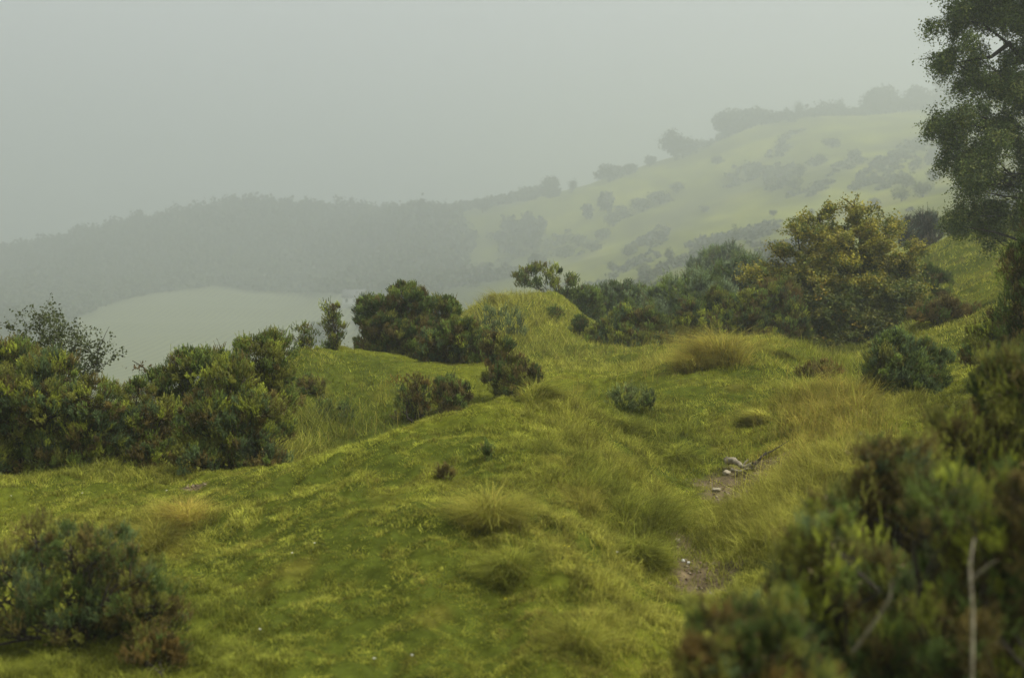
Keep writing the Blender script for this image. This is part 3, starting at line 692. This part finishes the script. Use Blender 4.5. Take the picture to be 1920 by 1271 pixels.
for wx in (-2.6, 0., 2.6):
    B = Tris(); box(B, x + wx - .45, x + wx + .45, y - .04, y + .03, z1 - 1.7, z1 - .6); B.build('window', M_ROOF, house)

# ---------------------------------------------------------------- grass
# zones (u, v, radius m, extra height, colour index, weight): 0 turf 1 dry yellow 2 orange 3 deep green
ZN = []   # zones of rougher or differently coloured grass
def zone(u, v, r, h, c, w, ry=None):
    p = hit(u, v); ZN.append((p[0], p[1], r, ry or r * 1.6, h, c, w))
for a in ((180,893,.35,.16,3,.6),(60,896,.4,.14,3,.6),(330,896,.3,.12,1,.5),(520,868,.3,.2,1,.6),(480,875,.4,.18,1,.5),(420,868,.5,.20,1,.5),(560,855,.6,.14,1,.6),(620,815,.45,.2,3,1.2),(560,830,.45,.2,3,1.2),(690,795,.4,.16,3,1.3),(760,770,.4,.15,3,1.3),(830,758,.4,.14,3,1.2),(650,715,.45,.03,3,1.6),(600,780,.4,.12,1,.6),(650,845,.5,.03,0,.6),
          (1580,790,.5,.22,2,.5),(1530,830,.5,.22,2,.5),(1520,900,.4,.18,2,.4),(1470,965,.4,.12,1,.8),(1400,1000,.5,.18,1,.7),(1540,760,.5,.2,2,.5),(1600,740,.5,.22,2,.5),(1560,900,.6,.22,1,.8),(1500,1000,.6,.2,1,.6),
          (1200,960,.5,.14,3,.5),(1150,880,.6,.12,1,.4),(1230,1010,.4,.16,3,.6),(1190,800,.6,.12,3,.5),(1270,830,.5,.12,3,.4),(1100,1000,.5,.06,1,.7),(1150,1080,.6,.06,1,.5),(1230,1180,.5,.08,1,.5),
          (1100,800,.6,.1,1,.5),(1060,870,.5,.08,3,.4),(0,880,.8,.16,3,.7),(120,885,.8,.12,3,.6),(250,880,.8,.1,1,.4),(100,1000,.6,.06,1,.4),(330,1000,.4,.08,1,.7),(350,1230,.5,.08,3,.7),(100,1230,.8,.1,3,.8),
          (1340,660,.9,.2,2,.5),(1280,670,.8,.14,1,.7),(1100,690,1.,.14,1,.4),(1050,660,1.,.16,3,.3),(900,670,1.,.14,1,.4),(960,610,1.5,.2,1,.4),(1000,570,2,.14,1,.6),(890,590,1.5,.2,1,.6),(590,668,.5,.1,1,.4),
          (1640,770,.6,.2,1,.5),(1450,700,.8,.05,0,.1),(1600,690,1.,.2,3,.4),(1560,660,1.2,.2,3,.5),(1750,560,2,.15,1,.5),(1800,480,3,.15,1,.4),(1720,630,1.5,.1,1,.6),(760,650,1.,.15,3,.3)):
    zone(*a)
PALG = np.array([(.285, .300, .042), (.335, .320, .060), (.36, .28, .06), (.165, .185, .028), (.18, .135, .036)])
def grass_field(x, y):
    """height and colour weights"""
    n1 = fbm(x, y, .8, 3); n2 = fbm(x + 31, y + 8, 2.4, 3); n3 = fbm(x - 12, y, 6, 2)
    h = .022 + .014 * sstep(-.1, .5, n2) + .014 * sstep(.1, .6, n1) + .015 * sstep(.1, .5, n3)
    W = np.stack([np.ones_like(x), .25 + .5 * sstep(0, .6, n1), .10 * sstep(.1, .5, n3), .28 + .5 * sstep(.0, .5, -n2), .10 + .9 * sstep(.15, .5, fbm(x - 5, y + 17, 3.1, 3)) * sstep(13, 8, y)], -1)
    for zx, zy, rx, ry, zh, c, w in ZN:
        g = np.exp(-((x - zx) / rx) ** 2 - ((y - zy) / ry) ** 2)
        h = h + zh * g * (.6 + .5 * n2)
        W[..., c] += g * w * 3
    return np.maximum(h, .02), W
def blades(B, x, y, h, W, wid, lean=.45, segs=2, ground=None, dirv=None):
    n = len(x); z = gz(x, y) if ground is None else ground
    Wn = W ** 1.3; Wn = Wn / Wn.sum(1, keepdims=True)
    k = (Wn.cumsum(1) < rng.random((n, 1))).sum(1).clip(0, 4)
    mean = Wn @ PALG[:Wn.shape[1]]
    col = (PALG[k] * .7 + mean * .3) * rng.uniform(.6, 1.4, (n, 1)) * (1 + .22 * np.clip(fbm(x, y, 4.5, 3) * 1.6, -1, 1) + .3 * np.clip(fbm(x + 7, y, 16, 2) * 1.8, -1, 1))[:, None]
    P = np.c_[x, y, z - .01]
    ph = rng.random(n) * 6.283; d = np.c_[np.cos(ph), np.sin(ph), np.zeros(n)]
    if dirv is not None: d = norm(d * .6 + dirv)
    ln = (lean * rng.uniform(.3, 1.5, n) * h)[:, None]
    # ribbons face roughly sideways so they read from any side
    pa = rng.random(n) * 6.283; w = np.c_[np.cos(pa), np.sin(pa), np.zeros(n)] * (wid * .5)[:, None]
    tip = P + d * ln + np.array([0, 0, 1.]) * (h * rng.uniform(.6, 1.15, n))[:, None]
    if segs == 1:
        V = np.stack([P - w, P + w, tip], 1).reshape(-1, 3)
        B.add(V, np.arange(len(V)).reshape(-1, 3), np.repeat(col, 3, 0))
    else:
        m = P + d * ln * .3 + np.array([0, 0, 1.]) * (h * .55)[:, None]
        tip = tip + d * ln * .5 - np.array([0, 0, .15]) * h[:, None]
        V = np.stack([P - w, P + w, m - w * .75, m + w * .75, tip], 1).reshape(-1, 3)
        i = np.arange(n)[:, None] * 5
        T = np.concatenate([i + [0, 1, 3], i + [0, 3, 2], i + [2, 3, 4]])
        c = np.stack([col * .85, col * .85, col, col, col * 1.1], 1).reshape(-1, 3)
        B.add(V, T, c)
B = Tris()
def scatter(n, r0, r1, mode, segs, amin=-27, amax=27):
    t = rng.random(n)
    r = 1 / (1 / r0 + t * (1 / r1 - 1 / r0)) if mode == 'inv' else r0 * (r1 / r0) ** t
    a = np.radians(rng.uniform(amin, amax, n)); x = r * np.sin(a); y = r * np.cos(a)
    # clumping
    h, W = grass_field(x, y)
    cl = np.clip(fbm(x, y, 11 if r0 < 12 else 6, 2) * 1.7, -1, 1)
    keep = rng.random(n) < np.clip(.62 + cl * .9, .10, 1) * (1 - .85 * earth_mask(x, y))
    x, y, h, W, cl, r = x[keep], y[keep], h[keep], W[keep], cl[keep], r[keep]
    h = h * (1 + .35 * cl)
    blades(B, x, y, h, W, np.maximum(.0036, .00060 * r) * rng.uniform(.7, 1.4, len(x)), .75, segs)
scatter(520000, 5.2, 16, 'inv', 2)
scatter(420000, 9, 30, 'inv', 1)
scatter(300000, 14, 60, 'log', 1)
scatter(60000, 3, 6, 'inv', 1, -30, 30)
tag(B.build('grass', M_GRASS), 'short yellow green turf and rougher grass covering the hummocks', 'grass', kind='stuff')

# seed stalks: sparse tall pale stems, uncountable
B = Tris()
for (u, v, sx, sy, n, h) in ((450,868,60,.35,150,.42),(560,858,60,.3,110,.32),(1560,800,60,1.,420,.42),(1480,920,60,.8,260,.38),(1350,650,60,.6,150,.3),(1180,670,70,1,120,.32),(1270,645,80,1,140,.32),(860,640,90,1.5,120,.4),(300,870,150,.3,90,.28),(700,790,90,.8,160,.33),(1650,690,60,1.5,120,.4),(1150,740,80,.6,90,.25)):
    p = hit(u, v); x = p[0] + rng.normal(size=n) * sx * px(p[1]); y = p[1] + rng.normal(size=n) * sy
    hh = h * rng.uniform(.5, 1.1, n); W = np.tile([[.2, 1.5, 1.2, .0]], (n, 1))
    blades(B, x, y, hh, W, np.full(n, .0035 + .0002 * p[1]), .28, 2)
tag(B.build('seed_stalks', M_GRASS), 'thin pale seeding grass stalks standing above the turf', 'grass stalks', kind='stuff')

# tussocks
def tussock(label, u, v, rpx, h, W, n=1500, group='grass tussocks on the turf', lean=1.0):
    n = int(n * 1.35); h = h * 1.12
    p = hit(u, v + rpx * .35); r = rpx * px(p[1])
    o = empty('grass_tussock', p); tag(o, label, 'grass tussock', group)
    B = Tris(); k = rng.normal(size=(n, 2)) * r * .26
    sub = rng.normal(size=(5, 2)) * r * .34; si = rng.choice(5, n, p=[.36, .22, .18, .14, .10]); k = k + sub[si]; wd = rng.normal(size=3) * [.45, .3, 0]
    x = p[0] + k[:, 0]; y = p[1] + k[:, 1]
    dv = np.c_[k / (r * .5), np.zeros(n)] * .8 + wd + rng.normal(size=(n, 3)) * [.5, .5, 0]
    d2 = (k ** 2).sum(1) / r ** 2
    hh = h * np.exp(-d2 * 1.2) * rng.uniform(.45, 1.15, n) * np.array([1.1, .85, .95, .7, .8])[si]
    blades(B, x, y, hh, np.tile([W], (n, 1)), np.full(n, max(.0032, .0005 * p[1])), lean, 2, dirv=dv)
    B.build('blades', M_GRASS, o); return o
Yw = [.5, 1.6, .5, .4]; Ow = [.3, 1.4, 1.4, .2]; Dw = [.8, .4, .1, 1.4]; Gw = [1.6, .6, .1, .4]
for a in (('pale bristly tussock in the middle of the near ridge, largest there', 915, 965, 62, .30, Yw, 2600), ('green tussock just below the pale bristly one', 955, 1058, 56, .20, Dw, 1900), ('straw topped tussock to the right of the pale bristly one', 1095, 935, 50, .20, Yw, 1700),
          ('bright green cushion tussock against the foot of the left hedge', 372, 858, 42, .20, Gw, 1500), ('glowing yellow tussock touching the open bottom left gorse', 300, 1005, 56, .24, [.6, 2, .5, .1], 2200), ('reddish tussock behind the glowing yellow one', 345, 965, 46, .22, [.2, 1, 2, .1], 1500),
          ('tall orange brown tussock crowning the flat turf, largest of all', 1355, 655, 72, .50, [.3, 1.1, 1.3, .3], 3000), ('orange tussock left of and below the tall orange brown one', 1300, 680, 44, .3, Ow, 1500), ('round green tussock left of the orange grass strip', 1500, 735, 58, .32, [.8, 1, .4, 1.], 2400),
          ('grassy knob right of the tall orange brown tussock', 1468, 655, 34, .14, Gw, 1200), ('dark tussock beside the upper bare earth patch', 1240, 955, 56, .24, Dw, 1900), ('dark tussock left of the white flints', 1205, 1030, 56, .22, Dw, 1900),
          ('deep green tussock low on the hollow side above the log', 1270, 845, 50, .2, Dw, 1800), ('olive tussock under the spiky grey green sprig', 1180, 790, 52, .2, Dw, 1800), ('shaggy tussock hugging the foot of the stepped brown gorse', 1005, 745, 34, .25, [.8, .6, .3, 1], 1300),
          ('small brown tussock on the upper right turf below the grassy knob', 1425, 775, 40, .15, Yw, 1200), ('low brown green tussock right of the tiny dark sprig', 1060, 860, 40, .14, [.6, .6, .6, .9], 1200), ('green tussock at the bottom edge left of the near gorse', 1085, 1195, 60, .18, [.8, 1, .4, 1], 2000),
          ('yellow tussock on the skyline left of the round hillock summit', 935, 562, 24, .35, Yw, 900)):
    tussock(*a)

# ---------------------------------------------------------------- log, stones, flowers
def rock(name, label, cat, u, v, s, mat, group=None, seed=0):
    p = hit(u, v); r = np.random.default_rng(seed)
    bm = bmesh.new(); bmesh.ops.create_icosphere(bm, subdivisions=3, radius=1)
    ax = r.normal(size=(9, 3)); am = r.uniform(.04, .12, 9)
    for vt in bm.verts:
        q = np.array(vt.co); f = 1 + sum(a * math.sin(3 * float(q @ d)) for a, d in zip(am, ax))
        q = q * f; q = np.where(np.abs(q) > .75, np.sign(q) * (.75 + (np.abs(q) - .75) * .3), q)
        vt.co = Vector(q * np.array(s))
    me = bpy.data.meshes.new(name); bm.to_mesh(me); bm.free(); me.materials.append(mat)
    o = bpy.data.objects.new(name, me); C.objects.link(o); o.location = (p[0], p[1], p[2] + s[2] * .45); o.rotation_euler = (r.uniform(-.2, .2), r.uniform(-.2, .2), r.uniform(0, 6))
    tag(o, label, cat, group); return o
rock('stone', 'flat pale brown stone above the white flints', 'stone', 1268, 1016, (.035, .03, .014), M_STONE, None, 1)
rock('flint', 'bright white flint, left one of the pair on the bare earth', 'stone', 1281, 1054, (.016, .014, .010), M_FLINT, 'white flints on the bare earth', 2)
rock('flint', 'bright white flint, right one of the pair on the bare earth', 'stone', 1291, 1056, (.014, .012, .010), M_FLINT, 'white flints on the bare earth', 3)
rock('stone', 'tan stone half sunk in dry grass below the weathered log', 'stone', 1343, 924, (.05, .035, .02), M_STONE, None, 4)
rock('stone', 'knobbly stone at the left end of the weathered log', 'stone', 1362, 892, (.05, .045, .03), M_STONE, None, 5)
rock('stone', 'pale flat stone at the very bottom of the lower earth patch', 'stone', 1335, 1118, (.045, .03, .015), M_STONE, None, 6)
lp = hit(1385, 880); B = Tris()
lg = empty('fallen_log', lp); tag(lg, 'pale weathered log lying on bare earth in the hollow', 'log')
a = hit(1364, 879) + [0, 0, .06]; b_ = hit(1412, 884) + [0, 0, .05]
lx = np.linspace(0, 1, 12)[:, None]; lw = a * (1 - lx) + b_ * lx + rng.normal(size=(12, 3)) * .006 + np.array([0, 0, .03]) * np.sin(lx * 7)
tube(B, lw, .028 + .010 * np.sin(np.linspace(0, 9, 12)) * rng.uniform(.4, 1, 12), sides=9)
tube(B, limb(hit(1372, 893) + [0, 0, .03], hit(1408, 889) + [0, 0, .05], 6, 0, .04, .05), [.010, .016, .014, .015, .010, .006], sides=7)
tube(B, [lw[7], lw[7] + [.02, 0, .05], lw[7] + [.05, .01, .075]], [.014, .009, .004], sides=6)
tube(B, [a + [0, 0, -.01], a + [-.02, 0, .03], a + [.0, 0, .055]], [.028, .026, .012], sides=7)
B.build('trunk', M_PALE, lg)
B = Tris(); c1 = hit(1450, 862) + [0, 0, .09]
tube(B, [b_, b_ * .5 + c1 * .5 + [0, 0, .03], c1, hit(1478, 850) + [0, 0, .12]], [.014, .011, .007, .003], sides=5)
tube(B, [hit(1378, 900) + [0, 0, .03], hit(1420, 880) + [0, 0, .05], hit(1436, 866) + [0, 0, .1]], [.012, .009, .005], sides=5)
B.build('branch', M_BARK, lg)
B = Tris(); gr = np.random.default_rng(3)
for p, rx, ry in EARTH:
    for k in range(int(240 * rx)):
        x = p[0] + gr.normal() * rx * .5; y = p[1] + gr.normal() * ry; z = float(gz(x, y)); r_ = gr.uniform(.005, .022)
        v = norm(gr.normal(size=(6, 3))) * .25 + np.array([(1, 0, 0), (-1, 0, 0), (0, 1, 0), (0, -1, 0), (0, 0, .7), (0, 0, -.7)])
        B.add(v * r_ * gr.uniform(.6, 1.3, 3) + [x, y, z + r_ * .3], [(0, 2, 4), (2, 1, 4), (1, 3, 4), (3, 0, 4), (2, 0, 5), (1, 2, 5), (3, 1, 5), (0, 3, 5)], np.array([(.15, .11, .065), (.22, .18, .12), (.11, .08, .045)])[gr.integers(0, 3)])
tag(B.build('gravel', leaf_mat('clods', .9, 0, .3, 60, 0)), 'crumbled clods and small stones on the bare earth patches', 'gravel', kind='stuff')
def flower(label, u, v, col, s, group):
    p = hit(u, v); o = empty('flower', p); tag(o, label, 'flower', group)
    h = .07; B = Tris()
    for k in range(5):
        a = k * 1.2566; e = np.array([math.cos(a), math.sin(a), .35]); q = np.array([-math.sin(a), math.cos(a), 0])
        t = p + [0, 0, h]
        B.add([t, t + e * s * .5 + q * s * .3, t + e * s, t + e * s * .5 - q * s * .3], [(0, 1, 2), (0, 2, 3)], col)
    B.build('petals', M_FLOWER, o); B = Tris(); tube(B, [p, p + [.004, 0, h * .5], p + [0, 0, h]], [.0015, .0015, .001], (.1, .13, .03), 4); B.build('stem', M_LEAF, o)
YF = (.75, .65, .03); WF = (.75, .75, .7)
for u, v in ((461,1040),(948,1145),(1057,990),(1162,998),(1058,1043),(1322,727),(1066,1045),(1108,1080),(1380,660),(1120,868)):
    flower('tiny yellow flower dotted in the near turf', u, v, YF, .010, 'tiny yellow flowers in the turf')
for u, v in ((313,934),(155,941),(22,948),(773,1254),(548,1060),(695,793),(1205,960),(702,1262),(1542,717),(1090,772),(1084,776),(1157,1054),(590,1038),(488,1202)):
    flower('tiny white flower dotted in the turf', u, v, WF, .010, 'tiny white flowers in the turf')

# ---------------------------------------------------------------- air
def vbox(name, x0, x1, y0, y1, z0, z1):
    V = np.array([(x, y, z) for z in (z0, z1) for y in (y0, y1) for x in (x0, x1)], float)
    T = np.array([(0, 2, 3, 1), (4, 5, 7, 6), (0, 1, 5, 4), (2, 6, 7, 3), (0, 4, 6, 2), (1, 3, 7, 5)])
    return link(name, V, T)
zmin = float(ZG.min()) - 1; zmax = float(max(ZG.max(), 0)) + 22
hz = vbox('haze', -2200, 2200, -2200, 2200, zmin, zmax); tag(hz, 'pale even mist thickening with distance over valley and slope', 'mist', kind='stuff')
m, nt, N = nodes('mist'); out = N('ShaderNodeOutputMaterial'); pv = N('ShaderNodeVolumePrincipled')
pv.inputs['Color'].default_value = (.725, .77, .775, 1); pv.inputs['Density'].default_value = .0026; pv.inputs['Anisotropy'].default_value = .5
nt.links.new(pv.outputs[0], out.inputs['Volume']); hz.data.materials.append(m)

# ---------------------------------------------------------------- light
SUN_EL, SUN_AZ = R(58), R(108)      # azimuth measured right of the view direction
w = bpy.data.worlds.new('World'); bpy.context.scene.world = w; w.use_nodes = True
nt = w.node_tree; nt.nodes.clear(); N = nt.nodes.new
out = N('ShaderNodeOutputWorld'); bg = N('ShaderNodeBackground'); sky = N('ShaderNodeTexSky'); sky.sky_type = 'NISHITA'
sky.sun_disc = False; sky.sun_elevation = SUN_EL; sky.sun_rotation = SUN_AZ; sky.dust_density = 6; sky.air_density = 1
hs = N('ShaderNodeHueSaturation'); hs.inputs['Saturation'].default_value = .12
mx = N('ShaderNodeMix'); mx.data_type = 'RGBA'; mx.inputs['Factor'].default_value = .7; mx.inputs['B'].default_value = (5.75, 6.05, 6.05, 1)
nt.links.new(sky.outputs[0], hs.inputs['Color']); nt.links.new(hs.outputs[0], mx.inputs['A']); nt.links.new(mx.outputs['Result'], bg.inputs['Color'])
bg.inputs['Strength'].default_value = .1
nt.links.new(bg.outputs[0], out.inputs['Surface'])
sl = bpy.data.lights.new('sun', 'SUN'); sl.energy = 4.6; sl.angle = R(28); sl.color = (1, .96, .88)
so = bpy.data.objects.new('sun', sl); C.objects.link(so)
d = Vector((math.sin(SUN_AZ) * math.cos(SUN_EL), math.cos(SUN_AZ) * math.cos(SUN_EL), math.sin(SUN_EL)))
so.rotation_euler = d.to_track_quat('Z', 'Y').to_euler(); so.location = (0, 0, 30)

# ---------------------------------------------------------------- camera
cam = bpy.data.cameras.new('camera'); co = bpy.data.objects.new('camera', cam); C.objects.link(co)
cam.sensor_width = 36; cam.lens = F / 1920 * 36; cam.clip_start = .05; cam.clip_end = 9000
co.rotation_euler = (math.pi / 2 - PITCH, 0, 0)
cam.dof.use_dof = True; cam.dof.focus_distance = 17; cam.dof.aperture_fstop = 1.7
sc = bpy.context.scene; sc.camera = co
sc.view_settings.view_transform = 'Standard'; sc.view_settings.look = 'None'; sc.view_settings.exposure = 0.4; sc.view_settings.gamma = 1
sc.render.engine = 'CYCLES'
cy = sc.cycles
cy.use_denoising = True; cy.volume_bounces = 2; cy.max_bounces = 5; cy.diffuse_bounces = 2; cy.transmission_bounces = 3; cy.glossy_bounces = 1
cy.use_adaptive_sampling = True; cy.adaptive_threshold = .015; cy.caustics_reflective = False; cy.caustics_refractive = False
try: cy.denoiser = 'OPENIMAGEDENOISE'; cy.denoising_input_passes = 'RGB_ALBEDO_NORMAL'
except Exception: pass
